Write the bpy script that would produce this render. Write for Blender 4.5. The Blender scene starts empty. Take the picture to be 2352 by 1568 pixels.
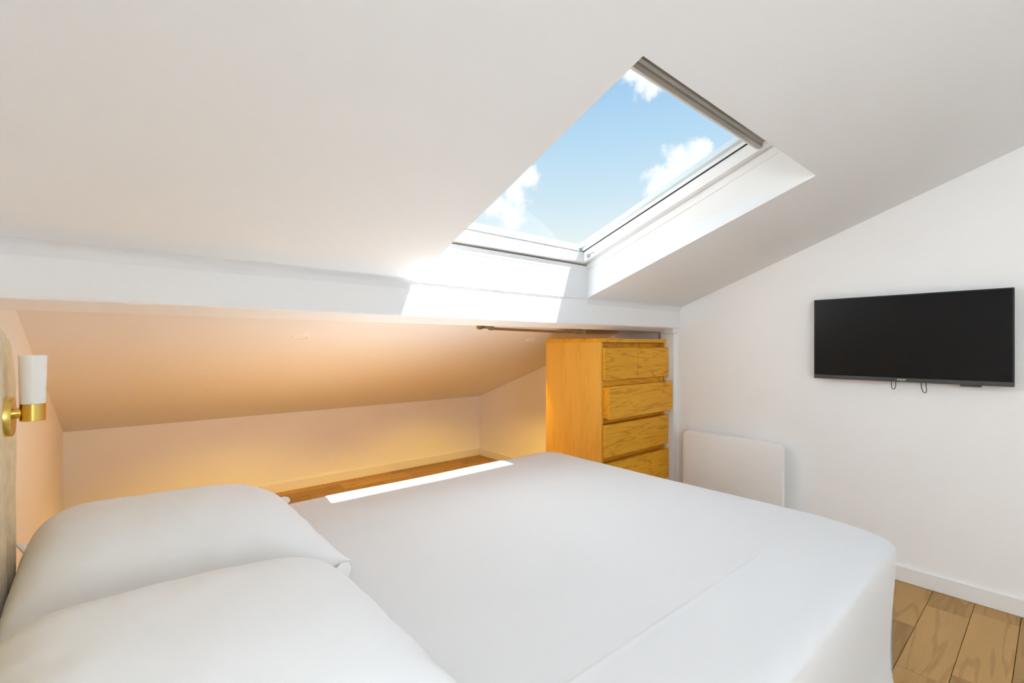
import bpy, bmesh, math, random
from mathutils import Vector, Matrix, noise
R = math.radians
random.seed(7)
SC = bpy.context.scene
COL = SC.collection

# ------------------------------------------------------------------ camera, exposure
cam_d = bpy.data.cameras.new('camera'); cam = bpy.data.objects.new('camera', cam_d); COL.objects.link(cam)
cam.location = (0, 0, 1.1863); cam.rotation_euler = (R(90), 0, R(49.565 - 90))
cam_d.sensor_fit = 'HORIZONTAL'; cam_d.sensor_width = 36
cam_d.lens = 1074.9 / 2352 * 36; cam_d.shift_y = 9.1 / 2352
cam_d.clip_start = 0.02; cam_d.clip_end = 500
SC.camera = cam
vs = SC.view_settings
vs.view_transform = 'Standard'; vs.look = 'None'; vs.gamma = 1; vs.use_curve_mapping = False
vs.exposure = 0.88
SC.cycles.max_bounces = 8; SC.cycles.diffuse_bounces = 7; SC.cycles.glossy_bounces = 3; SC.cycles.use_adaptive_sampling = True; SC.cycles.adaptive_threshold = .08; SC.cycles.transparent_max_bounces = 12
SC.cycles.sample_clamp_indirect = 12

# ------------------------------------------------------------------ world: blue sky with cumulus
SKY = .55
def build_world():
    w = bpy.data.worlds.new('sky'); SC.world = w; w.use_nodes = True
    nt = w.node_tree; n = nt.nodes; L = nt.links; n.clear()
    tc = n.new('ShaderNodeTexCoord')
    nrm = n.new('ShaderNodeVectorMath'); nrm.operation = 'NORMALIZE'; L.new(tc.outputs['Generated'], nrm.inputs[0])
    D = nrm.outputs[0]
    sep = n.new('ShaderNodeSeparateXYZ'); L.new(D, sep.inputs[0])
    ramp = n.new('ShaderNodeValToRGB'); L.new(sep.outputs[2], ramp.inputs[0])
    st = [(0.0, (.86, .91, .93)), (.20, (.88, .95, .965)), (.30, (.66, .83, .955)), (.40, (.50, .73, .945)),
          (.50, (.37, .61, .90)), (.75, (.26, .48, .82)), (1.0, (.20, .40, .76))]
    cr = ramp.color_ramp
    while len(cr.elements) < len(st): cr.elements.new(.5)
    for e, (p, c) in zip(cr.elements, st): e.position = p; e.color = c + (1,)
    blobs = [((.8246,.4391,.3566),.030),((.8160,.465,.3430),.042),((.802,.501,.322),.034),
             ((.8187,.4845,.3081),.052),((.8383,.4379,.3248),.042),((.8085,.511,.292),.036),
             ((.6362,.694,.3371),.028),((.6185,.7185,.3164),.038),((.5990,.7470,.2850),.038),((.6185,.7405,.262),.028),
             ((.7120,.5000,.4930),.0250),((.7290,.4870,.4810),.0290),((.7430,.4770,.468),.021)]
    rr = random.Random(3)
    for k in range(5):                                     # the same kind of cloud over the rest of the sky
        az = R(-290 + 52 * k + rr.uniform(-6, 6)); el = R(rr.uniform(14, 40))
        for j in range(1):
            a2 = az + rr.uniform(-.06, .06); e2 = el + rr.uniform(-.02, .025)
            v = (math.cos(a2) * math.cos(e2), math.sin(a2) * math.cos(e2), math.sin(e2))
            blobs.append((v, rr.uniform(.05, .09)))
    prev = None
    for c, r in blobs:
        d = n.new('ShaderNodeVectorMath'); d.operation = 'DISTANCE'; L.new(D, d.inputs[0]); d.inputs[1].default_value = c
        m = n.new('ShaderNodeMath'); m.operation = 'MULTIPLY_ADD'; L.new(d.outputs['Value'], m.inputs[0])
        m.inputs[1].default_value = -1 / r; m.inputs[2].default_value = 1.35
        if prev is None: prev = m.outputs[0]
        else:
            x = n.new('ShaderNodeMath'); x.operation = 'SMOOTH_MAX'; L.new(prev, x.inputs[0]); L.new(m.outputs[0], x.inputs[1]); x.inputs[2].default_value = .25
            prev = x.outputs[0]
    nz = n.new('ShaderNodeTexNoise'); L.new(D, nz.inputs['Vector']); nz.inputs['Scale'].default_value = 26; nz.inputs['Detail'].default_value = 4.5; nz.inputs['Roughness'].default_value = .62
    a = n.new('ShaderNodeMath'); a.operation = 'MULTIPLY_ADD'; L.new(nz.outputs['Fac'], a.inputs[0]); a.inputs[1].default_value = -2.6; L.new(prev, a.inputs[2])
    mr = n.new('ShaderNodeMapRange'); mr.interpolation_type = 'SMOOTHSTEP'; L.new(a.outputs[0], mr.inputs['Value'])
    mr.inputs['From Min'].default_value = -1.15; mr.inputs['From Max'].default_value = -.35
    mix = n.new('ShaderNodeMix'); mix.data_type = 'RGBA'
    mm = n.new('ShaderNodeMath'); mm.operation = 'MULTIPLY'; L.new(mr.outputs[0], mm.inputs[0]); mm.inputs[1].default_value = .97
    L.new(mm.outputs[0], mix.inputs['Factor']); L.new(ramp.outputs[0], mix.inputs['A']); mix.inputs['B'].default_value = (1.06, 1.07, 1.08, 1)
    bg = n.new('ShaderNodeBackground'); L.new(mix.outputs['Result'], bg.inputs[0]); bg.inputs[1].default_value = SKY
    out = n.new('ShaderNodeOutputWorld'); L.new(bg.outputs[0], out.inputs[0])
build_world()

sun_d = bpy.data.lights.new('sun', 'SUN'); sun = bpy.data.objects.new('sun', sun_d); COL.objects.link(sun)
sun_d.energy = 34; sun_d.angle = R(.5); sun_d.color = (.965, .985, 1)
sun.rotation_euler = Vector((-.37, 1, -1.41)).to_track_quat('-Z', 'Y').to_euler()
sun.location = (2, -3, 6)

# ------------------------------------------------------------------ helpers
def srgb(r, g, b):
    f = lambda c: (c / 255 / 12.92) if c / 255 <= .04045 else ((c / 255 + .055) / 1.055) ** 2.4
    return (f(r), f(g), f(b))

def new_mat(name):
    m = bpy.data.materials.new(name); m.use_nodes = True
    nt = m.node_tree; nt.nodes.clear()
    out = nt.nodes.new('ShaderNodeOutputMaterial'); p = nt.nodes.new('ShaderNodeBsdfPrincipled')
    nt.links.new(p.outputs[0], out.inputs[0])
    return m, nt, p

def plain(name, col, rough=.5, metal=0, bump=0, bscale=200, var=0, vscale=3, spec=None, sheen=0, coord='Object'):
    m, nt, p = new_mat(name)
    p.inputs['Base Color'].default_value = col + (1,); p.inputs['Roughness'].default_value = rough; p.inputs['Metallic'].default_value = metal
    if spec is not None: p.inputs['Specular IOR Level'].default_value = spec
    if sheen: p.inputs['Sheen Weight'].default_value = sheen
    tc = nt.nodes.new('ShaderNodeTexCoord')
    if var:
        nz = nt.nodes.new('ShaderNodeTexNoise'); nz.inputs['Scale'].default_value = vscale; nz.inputs['Detail'].default_value = 4
        nt.links.new(tc.outputs[coord], nz.inputs['Vector'])
        mx = nt.nodes.new('ShaderNodeMix'); mx.data_type = 'RGBA'
        mx.inputs['A'].default_value = tuple(c * (1 - var) for c in col) + (1,); mx.inputs['B'].default_value = tuple(min(1, c * (1 + var)) for c in col) + (1,)
        nt.links.new(nz.outputs['Fac'], mx.inputs['Factor']); nt.links.new(mx.outputs['Result'], p.inputs['Base Color'])
    if bump:
        nb = nt.nodes.new('ShaderNodeTexNoise'); nb.inputs['Scale'].default_value = bscale; nb.inputs['Detail'].default_value = 3
        nt.links.new(tc.outputs[coord], nb.inputs['Vector'])
        b = nt.nodes.new('ShaderNodeBump'); b.inputs['Strength'].default_value = bump; b.inputs['Distance'].default_value = .002
        nt.links.new(nb.outputs['Fac'], b.inputs['Height']); nt.links.new(b.outputs[0], p.inputs['Normal'])
    return m

def wood(name, axis, light, dark, ring=5.0, tone=.25, rough=.45, cross=5.0, ringamt=1.0):
    """oak: rings from a stretched noise field, fine fibres, every object its own cut"""
    m, nt, p = new_mat(name); n = nt.nodes; L = nt.links
    tc = n.new('ShaderNodeTexCoord'); oi = n.new('ShaderNodeObjectInfo')
    sc = n.new('ShaderNodeVectorMath'); sc.operation = 'SCALE'; sc.inputs[0].default_value = (37.1, 53.7, 71.3); L.new(oi.outputs['Random'], sc.inputs['Scale'])
    ad = n.new('ShaderNodeVectorMath'); ad.operation = 'ADD'; L.new(tc.outputs['Object'], ad.inputs[0]); L.new(sc.outputs[0], ad.inputs[1])
    def stretched(k_long, k_cross):
        mp = n.new('ShaderNodeMapping'); s = [k_cross] * 3; s[axis] = k_long
        mp.inputs['Scale'].default_value = s; L.new(ad.outputs[0], mp.inputs[0]); return mp.outputs[0]
    n1 = n.new('ShaderNodeTexNoise'); n1.inputs['Scale'].default_value = 1; n1.inputs['Detail'].default_value = 2.5; n1.inputs['Roughness'].default_value = .45; n1.inputs['Distortion'].default_value = .35
    L.new(stretched(cross * .10, cross), n1.inputs['Vector'])
    ml = n.new('ShaderNodeMath'); ml.operation = 'MULTIPLY'; L.new(n1.outputs['Fac'], ml.inputs[0]); ml.inputs[1].default_value = ring * 6.283 * 2
    sn = n.new('ShaderNodeMath'); sn.operation = 'SINE'; L.new(ml.outputs[0], sn.inputs[0])
    mr = n.new('ShaderNodeMapRange'); mr.interpolation_type = 'SMOOTHSTEP'; L.new(sn.outputs[0], mr.inputs['Value']); mr.inputs['From Min'].default_value = .45; mr.inputs['From Max'].default_value = 1.0; mr.inputs['To Max'].default_value = ringamt
    n2 = n.new('ShaderNodeTexNoise'); n2.inputs['Scale'].default_value = 1; n2.inputs['Detail'].default_value = 5; n2.inputs['Roughness'].default_value = .7
    L.new(stretched(9, 260), n2.inputs['Vector'])
    n3 = n.new('ShaderNodeTexNoise'); n3.inputs['Scale'].default_value = 1; n3.inputs['Detail'].default_value = 2
    L.new(stretched(1.5, 9), n3.inputs['Vector'])
    f1 = n.new('ShaderNodeMath'); f1.operation = 'MULTIPLY'; L.new(mr.outputs[0], f1.inputs[0]); L.new(n2.outputs['Fac'], f1.inputs[1])
    f2 = n.new('ShaderNodeMath'); f2.operation = 'MULTIPLY_ADD'; L.new(n2.outputs['Fac'], f2.inputs[0]); f2.inputs[1].default_value = .55; L.new(f1.outputs[0], f2.inputs[2])
    f3 = n.new('ShaderNodeMath'); f3.operation = 'MULTIPLY_ADD'; L.new(n3.outputs['Fac'], f3.inputs[0]); f3.inputs[1].default_value = .5; L.new(f2.outputs[0], f3.inputs[2])
    m2 = n.new('ShaderNodeMapRange'); L.new(f3.outputs[0], m2.inputs['Value']); m2.inputs['From Min'].default_value = .35; m2.inputs['From Max'].default_value = 1.15
    mx = n.new('ShaderNodeMix'); mx.data_type = 'RGBA'; L.new(m2.outputs[0], mx.inputs['Factor']); mx.inputs['A'].default_value = light + (1,); mx.inputs['B'].default_value = dark + (1,)
    col = mx.outputs['Result']
    if tone:
        hs = n.new('ShaderNodeHueSaturation'); L.new(col, hs.inputs['Color'])
        v = n.new('ShaderNodeMath'); v.operation = 'MULTIPLY_ADD'; L.new(oi.outputs['Random'], v.inputs[0]); v.inputs[1].default_value = tone; v.inputs[2].default_value = 1 - tone / 2
        L.new(v.outputs[0], hs.inputs['Value']); col = hs.outputs[0]
    L.new(col, p.inputs['Base Color'])
    p.inputs['Roughness'].default_value = rough; p.inputs['Specular IOR Level'].default_value = .22
    b = n.new('ShaderNodeBump'); b.inputs['Strength'].default_value = .12; b.inputs['Distance'].default_value = .001
    L.new(f2.outputs[0], b.inputs['Height']); L.new(b.outputs[0], p.inputs['Normal'])
    return m

class MB:
    """collects shapes for one mesh object"""
    def __init__(s): s.bm = bmesh.new()
    def box(s, lo, hi, bev=0, seg=1):
        r = bmesh.ops.create_cube(s.bm, size=1)
        c = [(a + b) / 2 for a, b in zip(lo, hi)]; d = [b - a for a, b in zip(lo, hi)]
        for v in r['verts']: v.co = Vector([c[i] + v.co[i] * d[i] for i in range(3)])
        if bev:
            es = list({e for v in r['verts'] for e in v.link_edges})
            bmesh.ops.bevel(s.bm, geom=es, offset=bev, segments=seg, affect='EDGES', profile=.5)
        return s
    def prism(s, a, b):
        """solid between two matching polygons (lists of points)"""
        va = [s.bm.verts.new(p) for p in a]; vb = [s.bm.verts.new(p) for p in b]; n = len(a)
        s.bm.faces.new(va); s.bm.faces.new(vb[::-1])
        for i in range(n): s.bm.faces.new((va[i], vb[i], vb[(i + 1) % n], va[(i + 1) % n]))
        return s
    def lathe(s, prof, M=Matrix(), n=40):
        rings = []
        for r, z in prof:
            if r < 1e-6: rings.append([s.bm.verts.new(M @ Vector((0, 0, z)))])
            else: rings.append([s.bm.verts.new(M @ Vector((r * math.cos(2 * math.pi * k / n), r * math.sin(2 * math.pi * k / n), z))) for k in range(n)])
        for a, b in zip(rings, rings[1:]):
            for k in range(n):
                k2 = (k + 1) % n
                if len(a) == 1 and len(b) == 1: continue
                if len(a) == 1: s.bm.faces.new((a[0], b[k], b[k2]))
                elif len(b) == 1: s.bm.faces.new((a[k], b[0], a[k2]))
                else: s.bm.faces.new((a[k], b[k], b[k2], a[k2]))
        return s
    def tube(s, pts, r, n=10):
        pts = [Vector(p) for p in pts]; rings = []; up = Vector((0, 0, 1)); prev = None
        for i, p in enumerate(pts):
            t = (pts[min(i + 1, len(pts) - 1)] - pts[max(i - 1, 0)]).normalized()
            if prev is None:
                a = t.cross(up)
                if a.length < 1e-3: a = t.cross(Vector((1, 0, 0)))
                a.normalize()
            else: a = (prev - t * prev.dot(t)).normalized()
            prev = a; b = t.cross(a)
            rr = r[i] if isinstance(r, (list, tuple)) else r
            rings.append([s.bm.verts.new(p + (a * math.cos(2 * math.pi * k / n) + b * math.sin(2 * math.pi * k / n)) * rr) for k in range(n)])
        for a, b in zip(rings, rings[1:]):
            for k in range(n): s.bm.faces.new((a[k], a[(k + 1) % n], b[(k + 1) % n], b[k]))
        s.bm.faces.new(rings[0][::-1]); s.bm.faces.new(rings[-1])
        return s
    def build(s, name, mat, parent=None, smooth=False, loc=None):
        bmesh.ops.recalc_face_normals(s.bm, faces=s.bm.faces)
        me = bpy.data.meshes.new(name); s.bm.to_mesh(me); s.bm.free()
        if smooth:
            me.shade_smooth()
            try: me.set_sharp_from_angle(angle=R(38))
            except Exception: pass
        me.materials.append(mat)
        o = bpy.data.objects.new(name, me); COL.objects.link(o); o.parent = parent
        if loc: o.location = loc
        return o

def tag(o, label, cat, group=None):
    o['label'] = label; o['category'] = cat
    if group: o['group'] = group
    return o
def struct(o, label=None, cat=None):
    o['kind'] = 'structure'
    if label: o['label'] = label
    if cat: o['category'] = cat
    return o
def empty(name, loc=(0, 0, 0), rz=0):
    e = bpy.data.objects.new(name, None); COL.objects.link(e); e.location = loc; e.rotation_euler = (0, 0, rz); e.empty_display_size = .1
    return e

# ------------------------------------------------------------------ materials
FILL_LAMP = 10  # glow of the fill lamp added behind the viewer
WHITE = (.925, .927, .93)
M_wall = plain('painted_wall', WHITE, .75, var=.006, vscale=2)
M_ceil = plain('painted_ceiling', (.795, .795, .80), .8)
M_beam = plain('painted_beam', (.85, .847, .845), .75, bump=.06, bscale=120)
M_trim = plain('painted_trim', (.87, .865, .855), .45)
M_lining = plain('lining_board', (.76, .76, .755), .4)
M_frame = plain('white_window_lacquer', (.80, .80, .80), .3)
M_gasket = plain('black_gasket', (.012, .012, .013), .5)
M_gap = plain('brown_joint', (.16, .11, .075), .7)
M_clad = plain('grey_cladding', (.80, .82, .84), .4)
M_cass = plain('blind_cassette_metal', (.40, .375, .335), .33, metal=.7)
M_sheet = plain('white_cotton', (.735, .735, .74), .85, bump=.05, bscale=700, spec=.2, sheen=.1)
M_pillow = plain('white_pillowcase', (.81, .81, .815), .85, bump=.05, bscale=700, spec=.2, sheen=.1)
M_black = plain('television_plastic', (.018, .018, .020), .42)
M_screen = plain('television_screen', (.008, .0075, .008), .25, spec=.2)
M_bez = plain('television_lower_bezel', (.055, .056, .058), .5, bump=.15, bscale=900)
M_logo = plain('printed_white', (.8, .8, .8), .5)
M_cable = plain('black_cable', (.012, .012, .012), .5)
M_rad = plain('radiator_enamel', (.91, .90, .89), .4)
M_radtop = plain('radiator_cap', (.86, .85, .84), .45)
M_brass = plain('brushed_brass', (.80, .56, .14), .24, metal=1)
M_opal = plain('opal_glass', (.86, .85, .84), .25)
M_bronze = plain('dark_bronze', (.32, .21, .105), .38, metal=.85)
M_velvet = plain('beige_velvet', (.72, .565, .30), .95, bump=.6, bscale=240, var=.32, vscale=38, sheen=.5, spec=.1)
M_mattress = plain('mattress_fabric', (.8, .8, .8), .9)
M_base = plain('bed_base_fabric', (.5, .5, .5), .9)
M_carcass_dark = plain('drawer_gap_shadow_board', (.16, .075, .02), .8)
M_oak_side = wood('oak_veneer_upright', 2, (.87, .48, .085), (.66, .32, .042), ring=1.8, tone=0, rough=.42, cross=16, ringamt=.35)
M_oak_front = wood('oak_veneer_lying', 0, (.90, .45, .030), (.50, .19, .010), ring=3.0, tone=.06, rough=.42, cross=20, ringamt=.62)
M_floor = wood('oak_plank', 0, (.50, .30, .11), (.31, .17, .055), ring=3.2, tone=.42, rough=.5, cross=9, ringamt=.6)
M_sub = plain('plank_joint', (.10, .06, .03), .9)
M_lens = plain('downlight_lens', (.85, .83, .79), .3)

def glass_mat():
    m = bpy.data.materials.new('window_glass'); m.use_nodes = True; nt = m.node_tree; n = nt.nodes; n.clear()
    out = n.new('ShaderNodeOutputMaterial'); mx = n.new('ShaderNodeMixShader'); t = n.new('ShaderNodeBsdfTransparent'); g = n.new('ShaderNodeBsdfGlossy')
    t.inputs[0].default_value = (.97, .985, .98, 1); g.inputs['Roughness'].default_value = 0
    lw = n.new('ShaderNodeLayerWeight'); lw.inputs[0].default_value = .5
    pw = n.new('ShaderNodeMath'); pw.operation = 'POWER'; pw.inputs[1].default_value = 5; nt.links.new(lw.outputs['Facing'], pw.inputs[0])
    fr = n.new('ShaderNodeMath'); fr.operation = 'MULTIPLY_ADD'; nt.links.new(pw.outputs[0], fr.inputs[0]); fr.inputs[1].default_value = .08; fr.inputs[2].default_value = .002
    nt.links.new(fr.outputs[0], mx.inputs[0]); nt.links.new(t.outputs[0], mx.inputs[1]); nt.links.new(g.outputs[0], mx.inputs[2]); nt.links.new(mx.outputs[0], out.inputs[0])
    return m
M_glass = glass_mat()

# ------------------------------------------------------------------ the room
XL, XR, YB, YK = -.241, 3.0266, -1.7, 4.096       # left wall, right wall, back wall, knee wall
ceil = lambda y: 2.0966 - .3732 * y               # main slope
alc = lambda y: 2.0788 - .352 * y                 # slope of the alcove behind the beam
BY0, BY1 = 1.7365, 1.87                           # beam front and back

fl = struct(MB().box((XL - .1, YB - .1, -.12), (XR + .1, YK + .1, -.016)).build('floor', M_sub), 'oak plank floor of the attic room', 'floor')
PW, PL = .144, .615
def plank_mesh(L, W):
    mb = MB(); g = .0009
    mb.box((g, g, -.015), (L - g, W - g, 0), bev=.0012)
    bmesh.ops.recalc_face_normals(mb.bm, faces=mb.bm.faces)
    me = bpy.data.meshes.new('plank'); mb.bm.to_mesh(me); mb.bm.free(); me.materials.append(M_floor); return me
cache = {}
row0 = math.floor((YB - .113) / PW)
rr = random.Random(11)
k = row0; y = .113 + row0 * PW
while y < YK - .001:
    y0, y1 = max(y, YB), min(y + PW, YK)
    off = {0: 2.915, 1: 2.83}.get(k, rr.uniform(0, PL))
    x = off - math.ceil((off - XL) / PL) * PL
    while x < XR - .001:
        x0, x1 = max(x, XL), min(x + PL, XR)
        if x1 - x0 > .004 and y1 - y0 > .004:
            key = (round(x1 - x0, 3), round(y1 - y0, 3))
            if key not in cache: cache[key] = plank_mesh(*key)
            o = bpy.data.objects.new('plank', cache[key]); COL.objects.link(o); o.parent = fl; o.location = (x0, y0, rr.uniform(-.0003, .0003))
        x += PL
    y += PW; k += 1

T = .12
# side walls follow the slope: polygon in y-z, thickness in x
def side_poly(x):
    return [(x, YB - T, -.1), (x, YK + T, -.1), (x, YK + T, alc(YK) + .12), (x, 1.8, ceil(1.8) + .30), (x, YB - T, ceil(YB) + .4)]
wl = struct(MB().prism(side_poly(XL), side_poly(XL - T)).build('wall_left', M_wall), 'white wall behind the headboard', 'wall')
wr = struct(MB().prism(side_poly(XR), side_poly(XR + T)).build('wall_right', M_wall), 'white wall carrying the television', 'wall')
wk = struct(MB().box((XL - T, YK, -.1), (XR + T, YK + T, alc(YK) + .05)).build('wall_far', M_wall), 'low white knee wall at the back of the alcove', 'wall')
# back wall (behind the camera) with an opening for the added window
WX0, WX1, WZ0, WZ1 = .15, 2.85, .12, 2.33
zt = ceil(YB) + .05
mb = MB()
mb.box((XL - T, YB - T, -.1), (WX0, YB, zt)).box((WX1, YB - T, -.1), (XR + T, YB, zt)).box((WX0, YB - T, -.1), (WX1, YB, WZ0)).box((WX0, YB - T, WZ1), (WX1, YB, zt))
struct(mb.build('wall_back', M_wall), 'white wall at the back of the room', 'wall')

# skylight opening in the slope (ceiling edge)
OXL, OY0 = .940, .632
OXR0, OXR1 = 2.123, 2.026                        # right edge, at the upper and at the lower end
def slab(mb, poly, f=ceil, t=.06):
    a = [(x, y, f(y)) for x, y in poly]; b = [(x, y, f(y) + t) for x, y in poly]; mb.prism(a, b)
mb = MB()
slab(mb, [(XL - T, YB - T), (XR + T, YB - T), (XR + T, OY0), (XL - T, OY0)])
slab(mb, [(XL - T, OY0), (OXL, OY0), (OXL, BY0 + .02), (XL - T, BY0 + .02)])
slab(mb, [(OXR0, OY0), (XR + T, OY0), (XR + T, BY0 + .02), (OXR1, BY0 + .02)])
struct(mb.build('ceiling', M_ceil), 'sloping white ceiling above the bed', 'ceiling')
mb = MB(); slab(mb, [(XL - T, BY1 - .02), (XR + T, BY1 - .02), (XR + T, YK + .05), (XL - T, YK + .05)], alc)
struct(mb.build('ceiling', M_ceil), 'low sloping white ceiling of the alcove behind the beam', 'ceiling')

# beam and the post below its right end
def beam_profile(x, j):
    w = .004 * math.sin(2.3 * x + .6) + .002 * math.sin(6.1 * x)
    return [(x, BY0, 1.316 + w * .3), (x, BY0 + .003, 1.3085 + w * .3), (x, BY0 + .011, 1.3045 + w * .3), (x, BY1 - .006, 1.284), (x, BY1, 1.288), (x, BY1, ceil(BY1) + .16), (x, BY0, ceil(BY0) + .055)]
mb = MB(); xs = [XL - .02 + (XR - XL + .04) * i / 40 for i in range(41)]
rings = [[mb.bm.verts.new(p) for p in beam_profile(x, 0)] for x in xs]
for a, b in zip(rings, rings[1:]):
    for i in range(len(a)): mb.bm.faces.new((a[i], b[i], b[(i + 1) % len(a)], a[(i + 1) % len(a)]))
mb.bm.faces.new(rings[0]); mb.bm.faces.new(rings[-1][::-1])
struct(mb.build('trim_1', M_beam), 'white roof beam running across the room below the skylight', 'beam')
struct(MB().box((2.990, BY0 + .025, 0), (XR + .01, BY1 - .002, 1.30), bev=.003).box((2.972, BY0 + .012, 1.268), (XR + .01, BY1 - .03, 1.31), bev=.012, seg=3).build('trim_2', M_trim), 'narrow white post between chest of drawers and wall', 'post')
# soft plaster fillet where slope and beam meet (left of the skylight)
def fillet(x0, x1, name):
    mb = MB(); r = .03; N = 6
    s = math.atan(.3732)
    prof = []
    for i in range(N + 1):
        t = i / N
        p0 = Vector((BY0 - .0005, ceil(BY0) - r)); p1 = Vector((BY0 - .0005, ceil(BY0))); p2 = Vector((BY0 - r * .9, ceil(BY0 - r * .9) - .0005))
        q = p0 * (1 - t) ** 2 + p1 * 2 * t * (1 - t) + p2 * t * t
        prof.append(q)
    prof.append(Vector((BY0 + .01, ceil(BY0) + .02)))
    mb.prism([(x0, q[0], q[1]) for q in prof], [(x1, q[0], q[1]) for q in prof])
    return struct(mb.build(name, M_ceil, smooth=True), 'rounded plaster joint between slope and beam', 'trim')
fillet(XL, OXL - .02, 'trim_3'); fillet(OXR1 + .01, XR, 'trim_4')

# baseboards
def board(name, lo, hi, lab): struct(MB().box(lo, hi, bev=.003).build(name, M_trim), lab, 'baseboard')
board('baseboard_right', (XR - .012, YB, 0), (XR, BY0 + .024, .078), 'white baseboard below the television wall')
board('baseboard_alcove', (XR - .012, BY1, 0), (XR, YK - .013, .078), 'short white baseboard beside the chest of drawers in the alcove')
board('baseboard_far', (XL, YK - .012, 0), (XR, YK, .078), 'white baseboard along the knee wall of the alcove')
board('baseboard_left', (XL, BY1, 0), (XL + .012, YK - .013, .078), 'white baseboard of the alcove on the headboard side')

# ------------------------------------------------------------------ skylight
AL = math.atan(.3732); CA, SA = math.cos(AL), math.sin(AL)
def W(u, v, n):                                  # u along the beam, v up the slope, n outwards
    return (u, 1.735 - v * CA + n * SA, 1.631 + v * SA + n * CA)
FU0, FU1, FV1 = .885, 2.022, 1.118
win = struct(empty('window_1', (1.46, 1.2, 1.86)), 'skylight with white frame in the sloping ceiling', 'window')
def wpart(mb, name, mat, smooth=False, parent=None):
    if parent is None or parent is win:
        for v in mb.bm.verts: v.co -= Vector((1.46, 1.2, 1.86))
        return mb.build(name, mat, win, smooth)
    for v in mb.bm.verts: v.co -= Vector((1.46, 1.2, 1.86))
    return mb.build(name, mat, parent, smooth)
def wbox(mb, u0, u1, v0, v1, n0, n1):
    mb.prism([W(u0, v0, n0), W(u1, v0, n0), W(u1, v1, n0), W(u0, v1, n0)], [W(u0, v0, n1), W(u1, v0, n1), W(u1, v1, n1), W(u0, v1, n1)]); return mb
def rails(mb, u0, u1, v0, v1, wu, wv0, wv1, n0, n1):
    """four-sided frame"""
    wbox(mb, u0, u0 + wu, v0, v1, n0, n1); wbox(mb, u1 - wu, u1, v0, v1, n0, n1)
    wbox(mb, u0 + wu, u1 - wu, v0, v0 + wv0, n0, n1); wbox(mb, u0 + wu, u1 - wu, v1 - wv1, v1, n0, n1); return mb
# linings: thick boards from the ceiling edge up to the frame
TH = .05
def lining(a, b, c, d, out, name='lining'):
    o = Vector(out) * TH; q = [Vector(p) for p in (a, b, c, d)]; q[0].z += .002; q[1].z += .002
    mb = MB(); mb.prism([tuple(p) for p in q], [tuple(p + o) for p in q]); return wpart(mb, name, M_lining)
e = .0
l_r = lining((OXR0, OY0, ceil(OY0)), (OXR1, BY0 - .008, ceil(BY0 - .008)), W(2.020, .0, .004), W(2.050, FV1, .004), (1, 0, 0))
l_l = lining((OXL, OY0, ceil(OY0)), (OXL, BY0 - .008, ceil(BY0 - .008)), W(FU0 + .02, 0, .004), W(FU0 + .02, FV1, .004), (-1, 0, 0))
l_t = lining((OXL - .06, OY0, ceil(OY0)), (OXR0 + .06, OY0, ceil(OY0)), W(FU1 + .12, FV1 - .01, .004), W(FU0 - .05, FV1 - .01, .004), (0, -CA, SA))
# lower lining is a board standing 1 cm proud of the beam, so its lower edge throws a thin shadow
LY = BY0 - .010
mb = MB(); mb.box((OXL - .07, LY, ceil(BY0) - .001), (OXR1 + .02, BY0 + .07, 1.631)); l_b = wpart(mb, 'lining', M_lining)
# fine raised strips along the linings, next to the frame
mb = MB(); mb.prism([W(2.0185, .004, -.028), W(2.0165, .004, 0), W(2.0465, FV1, 0), W(2.0615, FV1, -.028)], [W(2.04, .004, -.028), W(2.04, .004, 0), W(2.066, FV1, 0), W(2.072, FV1, -.028)])
wpart(mb, 'lining_strip', M_lining, parent=None)
mb = MB(); mb.box((OXL - .07, LY - .003, 1.598), (OXR1, LY + .01, 1.630)); wpart(mb, 'lining_strip', M_lining)
mb = MB(); mb.box((OXL - .07, LY - .0035, 1.630), (2.018, LY + .012, 1.634)); wpart(mb, 'joint', M_gap)
mb = MB().lathe([(0, 0), (.0055, 0), (.0055, .0025), (0, .0025)], Matrix.Translation((2.0235, 1.690, 1.622)) @ Matrix.Rotation(R(-90), 4, 'Y'), 16)
wpart(mb, 'screw_cap', plain('cap_grey', (.50, .49, .44), .5))
# outer frame, sash, gasket, pane, outside cladding
mb = rails(MB(), FU0, FU1 + .06, -.012, FV1 + .05, .05, .047, .05, .004, .085)
wbox(mb, FU1 - .022, FU1 + .06, 0, FV1, .004, .06)
wpart(mb, 'frame', M_frame)
SU0, SU1 = FU0 + .075, 1.948
# sash: bevelled inner faces
def sash_profile():
    mb = MB()
    i0 = dict(u0=SU0 + .0, u1=SU1 + .022, v0=.040, v1=FV1 - .05)
    def ring(du, dv, n): return [W(SU0 - du, .070 - dv, n), W(SU1 + du, .070 - dv, n), W(SU1 + .036 + du, FV1 - .07 + dv, n), W(SU0 - du, FV1 - .07 + dv, n)]
    rs = [ring(0, 0, .042), ring(.004, .006, .030), ring(.016, .026, .004), ring(.018, .030, .0), ring(.032, .034, .0), ring(.032, .034, .05), ring(0, 0, .05)]
    vr = [[mb.bm.verts.new(p) for p in r] for r in rs]
    for a, b in zip(vr, vr[1:] + vr[:1]):
        for i in range(4): mb.bm.faces.new((a[i], a[(i + 1) % 4], b[(i + 1) % 4], b[i]))
    return mb
sash = wpart(sash_profile(), 'sash', M_frame)
mb = MB(); mb.prism([W(SU1 - .009, .066, .0405), W(SU1 + .002, .066, .0405), W(SU1 + .038, FV1 - .075, .0405), W(SU1 + .027, FV1 - .075, .0405)], [W(SU1 - .009, .066, .0428), W(SU1 + .002, .066, .0428), W(SU1 + .038, FV1 - .075, .0428), W(SU1 + .027, FV1 - .075, .0428)])
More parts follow.
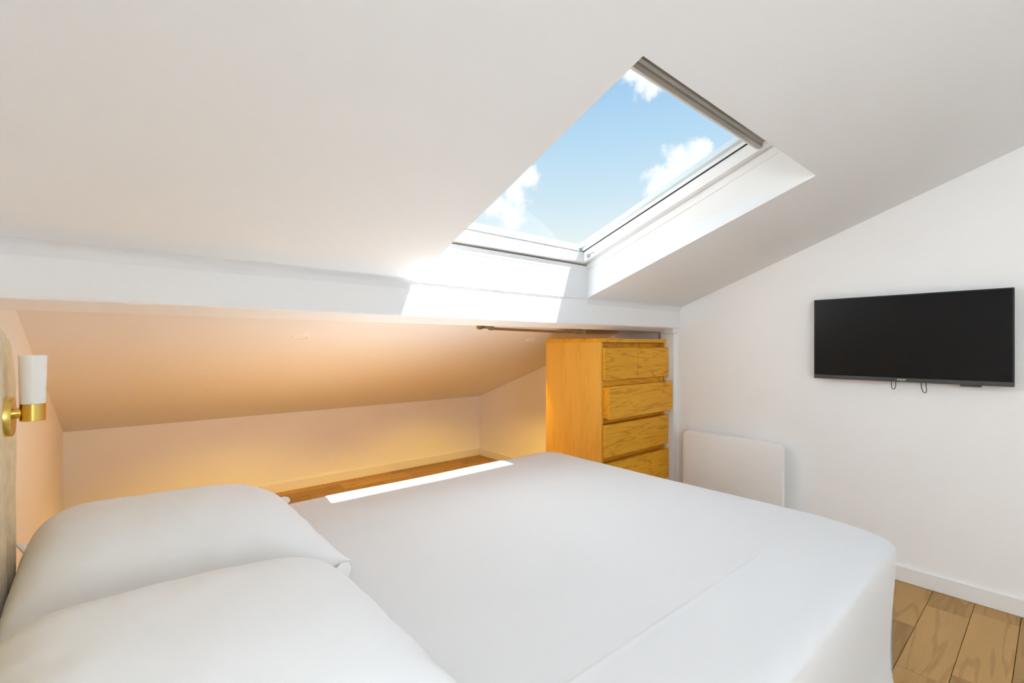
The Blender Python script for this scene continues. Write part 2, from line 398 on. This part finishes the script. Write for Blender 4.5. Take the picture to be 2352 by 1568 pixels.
wbox(mb, SU0 - .006, SU0 + .004, .066, FV1 - .07, .0405, .046)
wpart(mb, 'gasket', M_gasket, parent=None)
mb = wbox(MB(), SU0, SU1 - .004, .0705, .0750, .0412, .0445); wpart(mb, 'gasket', plain('grey_seal', (.22, .22, .21), .6))
mb = MB(); mb.prism([W(SU1 - .011, .060, .043), W(SU1 + .03, .060, .043), W(SU1 + .06, FV1 - .06, .043), W(SU1 + .025, FV1 - .06, .043)], [W(SU1 - .011, .060, .0578), W(SU1 + .03, .060, .0578), W(SU1 + .06, FV1 - .06, .0578), W(SU1 + .025, FV1 - .06, .0578)])
wpart(mb, 'spacer', plain('spacer_aluminium', (.84, .86, .87), .4))
mb = MB(); mb.prism([W(SU0 - .02, .05, .052), W(SU1 - .0115, .05, .052), W(SU1 + .0245, FV1 - .05, .052), W(SU0 - .02, FV1 - .05, .052)], [W(SU0 - .02, .05, .056), W(SU1 - .0115, .05, .056), W(SU1 + .0245, FV1 - .05, .056), W(SU0 - .02, FV1 - .05, .056)]); wpart(mb, 'pane', M_glass)
mb = MB()
wbox(mb, FU0 + .02, SU0 + .022, .02, FV1, .058, .085)
mb.prism([W(SU1 - .030, .06, .058), W(FU1 + .05, .06, .058), W(FU1 + .05, FV1, .058), W(SU1 - .004, FV1, .058)], [W(SU1 - .026, .06, .085), W(FU1 + .05, .06, .085), W(FU1 + .05, FV1, .085), W(SU1 + .0, FV1, .085)])
wbox(mb, FU0 + .02, FU1 + .03, .01, .072, .058, .082); wbox(mb, FU0 + .02, FU1 + .05, FV1 - .030, FV1 + .05, .058, .085)
wpart(mb, 'cladding', M_clad)
# corner latch
mb = MB(); mb.tube([W(1.951, .085, .008), W(1.949, .10, .012), W(1.953, .118, .012), W(1.957, .125, .004)], .0035, 8); wbox(mb, 1.950, 1.958, .078, .090, .000, .020)
wpart(mb, 'latch', plain('latch_zinc', (.42, .38, .40), .4, metal=.6))
# blind cassette across the top
def cassette():
    prof = [(1.000, .030), (1.000, .006), (1.004, .002), (1.016, .002), (1.020, .010), (1.028, .017), (1.040, .012), (1.048, .003), (1.054, -.002), (1.066, -.002), (1.070, .004), (1.076, .004), (1.080, -.004), (1.100, -.006), (1.110, -.002), (1.112, .030)]
    mb = MB(); mb.prism([W(FU0 + .03, v, n) for v, n in prof], [W(2.016, v, n) for v, n in prof]); return mb
cas = wpart(cassette(), 'blind_cassette', M_cass)
mb = MB().lathe([(0, 0), (.009, 0), (.009, .004), (0, .004)], Matrix.Translation(W(2.012, 1.032, .014)) @ Matrix.Rotation(R(90), 4, 'Y'), 20)
wpart(mb, 'end_cap', M_gasket, parent=cas)
mb = wbox(MB(), FU0 + .03, 2.012, .9935, .9995, .006, .022); wpart(mb, 'blind_rail', plain('blind_rail_grey', (.74, .73, .70), .4), parent=cas)

# ------------------------------------------------------------------ window added behind the camera to let in fill daylight
w2 = struct(empty('fill_window', ((WX0 + WX1) / 2, YB - .06, WZ0)), 'added window behind the viewer, lets in fill daylight', 'window')
def part2(mb, name, mat):
    for v in mb.bm.verts: v.co -= Vector(w2.location)
    return mb.build(name, mat, w2)
mb = MB(); fw = .05
for a, b in (((WX0, YB - .09, WZ0), (WX0 + fw, YB - .03, WZ1)), ((WX1 - fw, YB - .09, WZ0), (WX1, YB - .03, WZ1)), ((WX0 + fw, YB - .09, WZ0), (WX1 - fw, YB - .03, WZ0 + fw)), ((WX0 + fw, YB - .09, WZ1 - fw), (WX1 - fw, YB - .03, WZ1)), (((WX0 + WX1) / 2 - .03, YB - .09, WZ0 + fw), ((WX0 + WX1) / 2 + .03, YB - .03, WZ1 - fw))):
    mb.box(a, b)
part2(mb, 'frame', M_frame)
for a, b in ((WX0 + fw, (WX0 + WX1) / 2 - .03), ((WX0 + WX1) / 2 + .03, WX1 - fw)):
    part2(MB().box((a, YB - .062, WZ0 + fw), (b, YB - .058, WZ1 - fw)), 'pane', M_glass)
part2(MB().box((WX0 - .03, YB - .03, WZ0 - .025), (WX1 + .03, YB + .04, WZ0), bev=.003), 'sill', M_trim)

struct(MB().box((XL - .5, YB - 1.75, 2.42), (XR + .5, YB - T - .001, 2.50)).build('added_sunshade', M_trim), 'unseen, added eave outside the window behind the viewer', 'sunshade')  # slab added out of view to keep direct sun off the back window

# ------------------------------------------------------------------ bed
ZB = .58
BX0, BX1, BYN, BYF = -.165, 1.945, .335, 1.955
bed = tag(empty('bed', (BX0, 1.14, 0)), 'large white made-up double bed in the middle of the room', 'bed')
def bpart(mb, name, mat, smooth=False):
    for v in mb.bm.verts: v.co -= Vector(bed.location)
    return mb.build(name, mat, bed, smooth)
bpart(MB().box((BX0 + .03, BYN + .06, .12), (BX1 - .06, BYF - .05, .30), bev=.02, seg=2), 'bed_base', M_base)
bpart(MB().box((BX0 + .03, BYN + .05, .302), (BX1 - .05, BYF - .04, .545), bev=.05, seg=4), 'mattress', M_mattress)
for lx in (BX0 + .10, BX1 - .14):
    for ly in (BYN + .14, BYF - .14):
        bpart(MB().box((lx - .03, ly - .03, 0), (lx + .03, ly + .03, .119), bev=.004), 'leg', M_gasket)
def sstep(a, b, x):
    t = max(0, min(1, (x - a) / (b - a))); return t * t * (3 - 2 * t)
def bed_sheet():
    mb = MB(); bm = mb.bm
    cx, cy = (BX0 + BX1) / 2, (BYN + BYF) / 2; hx, hy = (BX1 - BX0) / 2, (BYF - BYN) / 2
    NS, NC = 46, 8                                    # points on a straight side, on a corner
    def outline(inset, rad):
        """rounded rectangle with a constant number of points"""
        ax, ay = hx - inset, hy - inset; rad = max(.0005, min(rad, ay - .0002)); P = []
        cs = [(ax - rad, ay - rad, 0), (-ax + rad, ay - rad, 90), (-ax + rad, -ay + rad, 180), (ax - rad, -ay + rad, 270)]
        for i, (x, y, a0) in enumerate(cs):
            for k in range(NC + 1):
                a = R(a0 + 90 * k / NC); P.append((x + rad * math.cos(a), y + rad * math.sin(a)))
            x2, y2, _ = cs[(i + 1) % 4]; a = R(a0 + 90)
            s = (x + rad * math.cos(a), y + rad * math.sin(a)); t = (x2 + rad * math.cos(a), y2 + rad * math.sin(a))
            for k in range(1, NS): P.append((s[0] + (t[0] - s[0]) * k / NS, s[1] + (t[1] - s[1]) * k / NS))
        return P
    er = .034                                         # edge rounding
    rows = []
    for z in [.025, .06, .10, .15, .20, .25, .30, .35, .40, .44, .48, .505]: rows.append((0, .07, z - ZB))
    for k in range(1, 9):
        a = R(90 * k / 8); rows.append((er * (1 - math.cos(a)), .075, -er + er * math.sin(a) ))
    n_edge = len(rows)
    ins = er
    tops = [er + (hy - er - .001) * k / 55 for k in range(1, 56)]
    tops = sorted([t for t in tops if not .213 < t < .253] + [.213 + .002 * k for k in range(21)])
    for t in tops: rows.append((t, max(.002, .075 * (1 - t / .45)), 0))
    grid = []
    for i, (inset, rad, dz) in enumerate(rows):
        ring = []
        for (x, y) in outline(inset, rad):
            X, Y = cx + x, cy + y; z = ZB + dz
            # near side slopes off from a crease that runs along the bed
            t = max(0, min(1, (.566 - Y) / .22))
            wtop = 1 if dz > -.001 else max(0, 1 + dz / .35)
            z -= (.018 * t ** 1.2) * wtop
            z += .0020 * math.exp(-((Y - .568 - .004 * math.sin(X * 3)) / .006) ** 2) * sstep(1.72, 1.50, X) * wtop
            # far long side falls a little, crown in the middle
            z -= .005 * sstep(.10, 0, BYF - Y) * wtop
            z -= .003 * (max(0, 1 - (BX1 - X) / .14)) ** 2 * max(0, 1 - (Y - BYN) / .25) * wtop
            z += .003 * noise.noise((X * 2.2, Y * 2.2, 1.3)) * wtop
            z += .0012 * noise.noise((X * 3.5 + Y * 5, Y * 9 - X * 4, 4.3)) * wtop
            z += .0045 * noise.noise((X * 2.6 + 3 * Y, Y * 1.2, 8.8)) * sstep(.58, .42, Y) * wtop
            if dz < -.02:                             # hanging sides: slack folds
                low = min(1, -dz / .5)
                f = .018 * low * noise.noise((X * 4.5 - z * 2, Y * 4.5, z * 1.2)) + .020 * low * noise.noise((X * 1.6 + 5, Y * 1.6, z * .7))
                f -= .020 * sstep(.0, .38, -dz) * (1 - sstep(.40, .52, -dz))
                nx = 1 if abs(x) / hx > abs(y) / hy and x > 0 else 0
                ny = (1 if y > 0 else -1) if abs(y) > hy - .02 else 0
                if x > hx - .02: X += f
                if x < -hx + .02: X += 0
                if ny: Y += f * ny
            ring.append(bm.verts.new((X, Y, z)))
        grid.append(ring)
    n = len(grid[0])
    for a, b in zip(grid, grid[1:]):
        for k in range(n): bm.faces.new((a[k], a[(k + 1) % n], b[(k + 1) % n], b[k]))
    bm.faces.new(grid[-1])
    me_o = bpart(mb, 'bed_sheet', M_sheet, False)
    me_o.data.shade_smooth()
    return me_o
bed_sheet()

# ------------------------------------------------------------------ pillows
def pillow(name, cx, cy, w, d, top, rot, lift, seed, ears, lean, full, pinch=.11):
    """w along x, d along y; a stuffed case with pinched corners"""
    mb = MB(); bm = mb.bm; N = 64
    ids = {}
    def pt(u, v, side):
        # outline pulls in along the sides, corners stay out
        px = u * (w / 2) * (1 - pinch * (1 - v * v) * max(0, u) ** 3); py = v * (d / 2) * (1 - .055 * (1 - u * u) * abs(v) ** 3)
        a = max(0, 1 - abs(u) ** (2.6 if u > 0 else full)); b = max(0, 1 - abs(v) ** 2.6)
        h = (a * b) ** .62
        z = (top * h if side > 0 else -.016 * h)
        c = (abs(u) * abs(v)) ** 3
        wr = .003 * noise.noise((u * 2.2 + seed, v * 2.2, 3.1)) + .0035 * noise.noise((u * 5 + seed, v * 5, 7.7))
        e1 = math.exp(-((1 - abs(u)) / .30) ** 2) * .0035 * math.sin(v * 21 + seed + 3 * u) + math.exp(-((1 - abs(v)) / .30) ** 2) * .003 * math.sin(u * 17 + seed * 2 - 2 * v)
        if side > 0: z += (wr + e1 * min(1, h * 3)) * min(1, h * 2.5)
        z += .016 * c + .010
        return px, py, z
    M = Matrix.Translation((cx, cy, lift)) @ Matrix.Rotation(rot, 4, 'Z')
    for s in (1, -1):
        for i in range(N + 1):
            for j in range(N + 1):
                u = math.sin((i / N * 2 - 1) * math.pi / 2 * .999) * .75 + (i / N * 2 - 1) * .25; v = math.sin((j / N * 2 - 1) * math.pi / 2 * .999) * .75 + (j / N * 2 - 1) * .25
                edge = i in (0, N) or j in (0, N)
                key = (i, j, 0 if edge else s)
                if key in ids: continue
                p = Vector(pt(max(-1, min(1, u)), max(-1, min(1, v)), s))
                p.z += max(0, (-p.x + .05)) * lean        # leans up towards the headboard
                ids[key] = bm.verts.new(M @ p)
    for s in (1, -1):
        for i in range(N):
            for j in range(N):
                q = []
                for (a, b) in ((i, j), (i + 1, j), (i + 1, j + 1), (i, j + 1)):
                    q.append(ids[(a, b, 0 if (a in (0, N) or b in (0, N)) else s)])
                bm.faces.new(q if s > 0 else q[::-1])
    bmesh.ops.recalc_face_normals(bm, faces=bm.faces)
    root = empty(name, (cx, cy, ZB))
    for v in bm.verts: v.co -= Vector((cx, cy, ZB))
    body = mb.build('pillowcase', M_pillow, root, False); body.data.shade_smooth()
    # the flat corner tips of the case
    for (u, v, l, tw) in ears:
        x, y, z = pt(u, v, 1); z += max(0, (-x + .05)) * lean; base = M @ Vector((x, y, z)) - Vector((cx, cy, ZB))
        dr = (Matrix.Rotation(rot, 4, 'Z') @ Vector((u, v, 0))).normalized(); dr = (dr + Vector((0, 0, tw))).normalized(); sd = dr.cross(Vector((0, 0, 1))).normalized()
        e = MB()
        a = [base - dr * .06 + sd * .030, base - dr * .06 - sd * .030, base + dr * l * .6 - sd * .014 + Vector((0, 0, .006)), base + dr * l, base + dr * l * .6 + sd * .014 + Vector((0, 0, -.004))]
        th = Vector((0, 0, .003)); e.prism([tuple(p + th) for p in a], [tuple(p - th) for p in a])
        e.build('corner_tip', M_pillow, root)
    return root
p1 = pillow('pillow', .152, 1.528, .655, .625, .178, R(.6), ZB + .012, 2.0, [(1, 1, .025, .15), (-1, 1, .03, .5)], .03, 7)
tag(p1, 'white pillow on the far side of the bed, beside the brass lamp', 'pillow', 'pillows on the bed')
p2 = pillow('pillow', .140, .846, .620, .635, .197, R(2), ZB + .006, 9.0, [(1, 1, .04, .25), (1, -1, .02, .1)], .06, 6, .19)
tag(p2, 'white pillow nearest the camera, cut off by the bottom edge of the photo', 'pillow', 'pillows on the bed')

# ------------------------------------------------------------------ headboard
hb = tag(empty('headboard', (XL, 1.08, 0)), 'beige velvet headboard with rounded corners against the left wall', 'headboard')
HB0, HB1, HBZ, HBR = .47, 1.687, 1.243, .19
def headboard():
    mb = MB(); bm = mb.bm
    NY, NZ = 90, 60; xf = -.180
    def inside(y, z):
        r = HBR
        for cy in (HB0 + r, HB1 - r):
            if (y < HB0 + r and cy == HB0 + r) or (y > HB1 - r and cy == HB1 - r):
                if z > HBZ - r: return r - math.hypot(y - cy, z - (HBZ - r))
        return min(y - HB0, HB1 - y, HBZ - z)
    def ztop(y):
        r = HBR
        if y < HB0 + r: return HBZ - r + math.sqrt(max(0, r * r - (HB0 + r - y) ** 2))
        if y > HB1 - r: return HBZ - r + math.sqrt(max(0, r * r - (y - HB1 + r) ** 2))
        return HBZ
    F = []; B = []
    for i in range(NY + 1):
        t = i / NY; y = HB0 + (HB1 - HB0) * (.5 - .5 * math.cos(math.pi * t))
        zt = ztop(y); rf = []; rb = []
        for j in range(NZ + 1):
            s = 1 - (1 - j / NZ) ** 1.7; z = .10 + (zt - .10) * s
            d = max(0, inside(y, z)); puff = .030 * (1 - min(1, d / .035)) ** 2
            ch = ((HB1 - y) / .139) % 1.0
            groove = .007 * math.exp(-(min(ch, 1 - ch) / .10) ** 2) * min(1, d / .05)
            x = xf - puff - groove + .0022 * noise.noise((y * 14, z * 7, .4))
            rf.append(bm.verts.new((x, y, z))); rb.append(bm.verts.new((XL + .001, y, z)))
        F.append(rf); B.append(rb)
    for i in range(NY):
        for j in range(NZ):
            bm.faces.new((F[i][j], F[i + 1][j], F[i + 1][j + 1], F[i][j + 1])); bm.faces.new((B[i][j], B[i][j + 1], B[i + 1][j + 1], B[i + 1][j]))
        bm.faces.new((F[i][0], B[i][0], B[i + 1][0], F[i + 1][0])); bm.faces.new((F[i][NZ], F[i + 1][NZ], B[i + 1][NZ], B[i][NZ]))
    for j in range(NZ):
        bm.faces.new((F[0][j], F[0][j + 1], B[0][j + 1], B[0][j])); bm.faces.new((F[NY][j], B[NY][j], B[NY][j + 1], F[NY][j + 1]))
    for v in bm.verts: v.co -= Vector(hb.location)
    mb.build('upholstery', M_velvet, hb, True)
headboard()
for y in (.62, 1.53):
    mb = MB().box((XL + .002, y - .03, 0), (XL + .03, y + .03, .12))
    for v in mb.bm.verts: v.co -= Vector(hb.location)
    mb.build('foot', M_gasket, hb)

# ------------------------------------------------------------------ wall lamp on the headboard
sc = tag(empty('wall_lamp', (-.180, 1.5, 1.03)), 'small brass wall lamp with white glass cylinder shade on the headboard', 'lamp')
Mx = Matrix.Rotation(R(90), 4, 'Y')
MB().lathe([(0, 0), (.0435, 0), (.0435, .011), (.042, .013), (0, .013)], Mx, 48).build('back_plate', M_brass, sc, True)
MB().lathe([(0, .012), (.012, .012), (.012, .026), (0, .026)], Matrix.Translation((0, 0, .006)) @ Mx, 20).build('arm', M_brass, sc, True)
cxs = .0425
MB().lathe([(0, -.012), (.0205, -.012), (.0214, -.0112), (.0214, .0255), (0, .0255)], Matrix.Translation((cxs, 0, 0)), 40).build('lamp_cup', M_brass, sc, True)
MB().lathe([(0, .026), (.0208, .026), (.0212, .03), (.0234, .133), (.0226, .134), (.0205, .132), (.019, .035), (0, .033)], Matrix.Translation((cxs, 0, 0)), 40).build('lamp_shade', M_opal, sc, True)

# ------------------------------------------------------------------ chest of drawers
CX0, CX1, CY0, CY1, CZ = 2.2663, 3.0663 - .08, 1.820, 2.300, 1.230
CX1 = 2.9835; CX0 = CX1 - .7172
ch = tag(empty('chest_of_drawers', ((CX0 + CX1) / 2, CY0, 0)), 'tall oak chest of drawers under the beam, one drawer left slightly open', 'chest of drawers')
def cpart(mb, name, mat, parent=ch, smooth=False):
    off = Vector(ch.location)
    if parent is not ch: off = off + parent.location
    for v in mb.bm.verts: v.co -= off
    return mb.build(name, mat, parent, smooth)
cpart(MB().box((CX0, CY0 - .006, CZ - .025), (CX1, CY1, CZ), bev=.0008), 'top', M_oak_front)
cpart(MB().box((CX0, CY0 + .002, 0), (CX0 + .018, CY1, CZ - .0252), bev=.0006), 'side_panel', M_oak_side)
cpart(MB().box((CX1 - .018, CY0 + .002, 0), (CX1, CY1, CZ - .0252), bev=.0006), 'side_panel', M_oak_side)
cpart(MB().box((CX0 + .0185, CY1 - .008, .03), (CX1 - .0185, CY1 - .002, CZ - .026)), 'back_panel', M_carcass_dark)
cpart(MB().box((CX0 + .0185, CY0 + .025, .0), (CX1 - .0185, CY0 + .04, .028)), 'plinth', M_oak_front)
rows = [(1.171, .972), (.936, .737), (.699, .500), (.462, .263), (.225, .030)]
pull = [.0, .034, 0, .004, 0]
def drawer(x0, x1, zt, zb, out, gx0, gx1):
    yf = CY0 - .020 - out
    d = MB().box((x0, yf, zb), (x1, yf + .019, zt), bev=.0007)
    fr = cpart(d, 'drawer', M_oak_front)
    # finger rail set back above the front, box behind it
    def sub(mb, name, mat):
        for v in mb.bm.verts: v.co -= Vector(ch.location)
        return mb.build(name, mat, fr)
    sub(MB().box((gx0, yf + .060, zt - .004), (gx1, yf + .068, zt + .0315)), 'finger_rail', M_oak_front)
    sub(MB().box((x0 + .009, yf + .0195, zb + .004), (x1 - .022, CY1 - .06 - out, zt - .006)), 'drawer_box', M_oak_front)
for i, ((zt, zb), o) in enumerate(zip(rows, pull)):
    if i == 0:
        xm = (CX0 + CX1) / 2 - .01
        drawer(CX0 + .012, xm - .0016, zt, zb, o, CX0 + .019, xm - .0006); drawer(xm + .0016, CX1 - .001, zt, zb, o, xm + .0006, CX1 - .026)
    else: drawer(CX0 + .012, CX1 - .001, zt, zb, o, CX0 + .019, CX1 - .026)

# ------------------------------------------------------------------ television
tv = tag(empty('television', (XR, .511, 1.0)), 'flat black television mounted on the white wall', 'television')
TY0, TY1, TZ0, TZ1, TX = .1312, .891, 1.006, 1.438, 2.966
def tpart(mb, name, mat, smooth=False, parent=tv):
    for v in mb.bm.verts: v.co -= Vector(tv.location)
    return mb.build(name, mat, parent, smooth)
tpart(MB().box((TX + .004, TY0, TZ0), (TX + .034, TY1, TZ1), bev=.004, seg=2), 'casing', M_black, True)
tpart(MB().box((TX + .0005, TY0 + .006, TZ0 + .022), (TX + .0038, TY1 - .004, TZ1 - .006)), 'screen', M_screen)
mb = MB(); mb.box((TX, TY0, TZ1 - .005), (TX + .006, TY1, TZ1), bev=.001).box((TX, TY0, TZ0), (TX + .006, TY0 + .0055, TZ1 - .005)).box((TX, TY1 - .0035, TZ0), (TX + .006, TY1, TZ1 - .005))
tpart(mb, 'bezel', M_black)
tpart(MB().box((TX - .002, TY0 + .0003, TZ0), (TX + .005, TY1 - .0003, TZ0 + .0205), bev=.0015, seg=2), 'lower_bezel', M_bez)
tpart(MB().box((TX + .004, .232, TZ0 - .008), (TX + .018, .303, TZ0 + .001), bev=.0015), 'sensor_tab', M_bez)
tpart(MB().box((TX + .0342, .36, 1.10), (XR - .001, .66, 1.34), bev=.002), 'wall_bracket', M_black)
def loop(y0, y1, zb, skew, x):
    pts = []
    for k in range(25):
        t = k / 24; a = math.pi * t
        y = y1 + (y0 - y1) * (.5 - .5 * math.cos(a)) + skew * math.sin(a); z = TZ0 + .01 - (TZ0 + .01 - zb) * math.sin(a) ** .42
        pts.append((x, y, z))
    tpart(MB().tube(pts, .0016, 8), 'cable_loop', M_cable, True)
loop(.538, .556, .967, 0, TX + .022); loop(.424, .442, .957, -.006, TX + .022)
cu = bpy.data.curves.new('t', 'FONT'); cu.body = 'PHILIPS'; cu.size = .0105; cu.align_x = 'CENTER'; cu.align_y = 'CENTER'; cu.extrude = .0002; cu.offset = .0002
to = bpy.data.objects.new('t', cu); COL.objects.link(to)
dg = bpy.context.evaluated_depsgraph_get(); me = bpy.data.meshes.new_from_object(to.evaluated_get(dg)); bpy.data.objects.remove(to)
me.name = 'maker_name'; me.materials.append(M_logo)
lo = bpy.data.objects.new('maker_name', me); COL.objects.link(lo); lo.parent = tv
# text lies in xy; turn it to face -x with its line running towards -y
lo.matrix_local = Matrix.Translation(Vector((TX - .0022, .512, TZ0 + .0105)) - Vector(tv.location)) @ Matrix(((0, 0, -1, 0), (-1, 0, 0, 0), (0, 1, 0, 0), (0, 0, 0, 1)))

# ------------------------------------------------------------------ panel radiator
ra = tag(empty('radiator', (XR, 1.34, 0)), 'pale grey panel radiator with rounded corners low on the wall by the chest', 'radiator')
def rounded_plate(y0, y1, z0, z1, r, x0, x1, bulge=0):
    def poly(x, e):
        P = []
        for cy, cz, a0 in ((y1 - r, z1 - r, 0), (y0 + r, z1 - r, 90), (y0 + r, z0 + r, 180), (y1 - r, z0 + r, 270)):
            for k in range(7):
                a = R(a0 + 15 * k); P.append((x, cy + (r - e) * math.cos(a), cz + (r - e) * math.sin(a)))
        return P
    mb = MB(); b = .004
    rs = [poly(x0, b), poly(x0 + b * .3, b * .3), poly(x0 + b, 0), poly(x1, 0)]
    vr = [[mb.bm.verts.new(p) for p in r_] for r_ in rs]
    for a, c in zip(vr, vr[1:]):
        for i in range(len(a)): mb.bm.faces.new((a[i], a[(i + 1) % len(a)], c[(i + 1) % len(a)], c[i]))
    mb.bm.faces.new(vr[0]); mb.bm.faces.new(vr[-1][::-1]); return mb
def rpart(mb, name, mat, sm=True):
    for v in mb.bm.verts: v.co -= Vector(ra.location)
    return mb.build(name, mat, ra, sm)
rpart(rounded_plate(1.040, 1.660, .14, .612, .028, 2.930, 2.946), 'front_panel', M_rad)
rpart(rounded_plate(1.044, 1.656, .145, .615, .028, 2.9465, 2.975), 'casing', M_radtop)
for y in (1.14, 1.50): rpart(MB().box((2.9752, y, .2), (XR - .001, y + .06, .55)), 'bracket', M_radtop, False)

# ------------------------------------------------------------------ downlights in the alcove slope
WARM_FILL_W = 38
for (x, y, lab) in ((.699, 2.414, 'round recessed downlight in the middle of the alcove ceiling'), (2.232, 2.422, 'round recessed downlight in the alcove ceiling beside the chest of drawers')):
    d = tag(empty('downlight', (x, y, alc(y))), lab, 'ceiling light', 'recessed downlights in the alcove')
    d.rotation_euler = (-math.atan(.352), 0, 0)
    MB().lathe([(.031, -.0005), (.031, -.004), (.037, -.0045), (.0405, -.0025), (.041, 0), (.031, 0)], n=36).build('trim_ring', M_trim, d, True)
    ld = bpy.data.lights.new('warm_fill', 'SPOT'); ld.energy = WARM_FILL_W; ld.color = (1, .64, .09); ld.spot_size = R(97); ld.spot_blend = .55; ld.shadow_soft_size = .012  # warm spot added to turn the alcove orange; the fitting itself looks unlit
    lo_ = bpy.data.objects.new('warm_fill', ld); COL.objects.link(lo_); lo_.parent = d; lo_.location = (0, 0, -.03); lo_.rotation_euler = (math.atan(.352) + R(21), 0, 0)
    MB().lathe([(0, -.0012), (.0305, -.0012), (.0305, .0), (0, .0)], n=36).build('lens', M_lens, d)

# ------------------------------------------------------------------ rod under the back edge of the beam
rod = tag(empty('metal_rod', (1.81, 1.905, 1.29)), 'thin dark bronze rod with end brackets under the back of the beam', 'rod')
def rodp(mb, name, mat, sm=True):
    for v in mb.bm.verts: v.co -= Vector(rod.location)
    return mb.build(name, mat, rod, sm)
ry = 1.905
rodp(MB().tube([(1.47, ry, 1.2735), (2.13, ry, 1.2645)], .0072, 12), 'pole', M_bronze)
def bracket(x0, x1, z):
    pts = [(x0, ry, z - .004), (x0, ry, z + .012), (x1, ry, z + .012), (x1, ry, z - .010), (x1 - .02, ry, z - .012), (x1 - .03, ry, z - .004), (x0 + .03, ry, z - .004), (x0 + .015, ry, z - .010)]
    mb = MB(); mb.prism([(a, b - .008, c) for a, b, c in pts], [(a, b + .008, c) for a, b, c in pts]); rodp(mb, 'bracket', M_bronze, False)
bracket(1.395, 1.495, 1.276); bracket(2.08, 2.215, 1.270)
for x in (1.42, 2.16): rodp(MB().box((x, BY1 + .0005, 1.276), (x + .03, ry, 1.292)), 'wall_plate', M_bronze, False)

# ------------------------------------------------------------------ fill lamp added behind the viewer to brighten the room
cl = tag(empty('fill_lamp', (.12, -1.25, 0)), 'added fill lamp with white drum shade, unseen behind the viewer', 'lamp')
MB().lathe([(0, 0), (.14, 0), (.14, .012), (.125, .02), (0, .02)], n=40).build('base', M_trim, cl, True)
MB().lathe([(0, .02), (.011, .02), (.011, 1.22), (0, 1.22)], n=16).build('pole', M_trim, cl, True)
m_e, nt_e, p_e = new_mat('fill_lamp_glow'); p_e.inputs['Base Color'].default_value = (.9, .9, .9, 1); p_e.inputs['Emission Color'].default_value = (.86, .935, 1, 1); p_e.inputs['Emission Strength'].default_value = FILL_LAMP
MB().lathe([(.012, 1.215), (.22, 1.21), (.20, 1.53), (.012, 1.525), (.012, 1.215)], n=48).build('lamp_shade', m_e, cl, True)
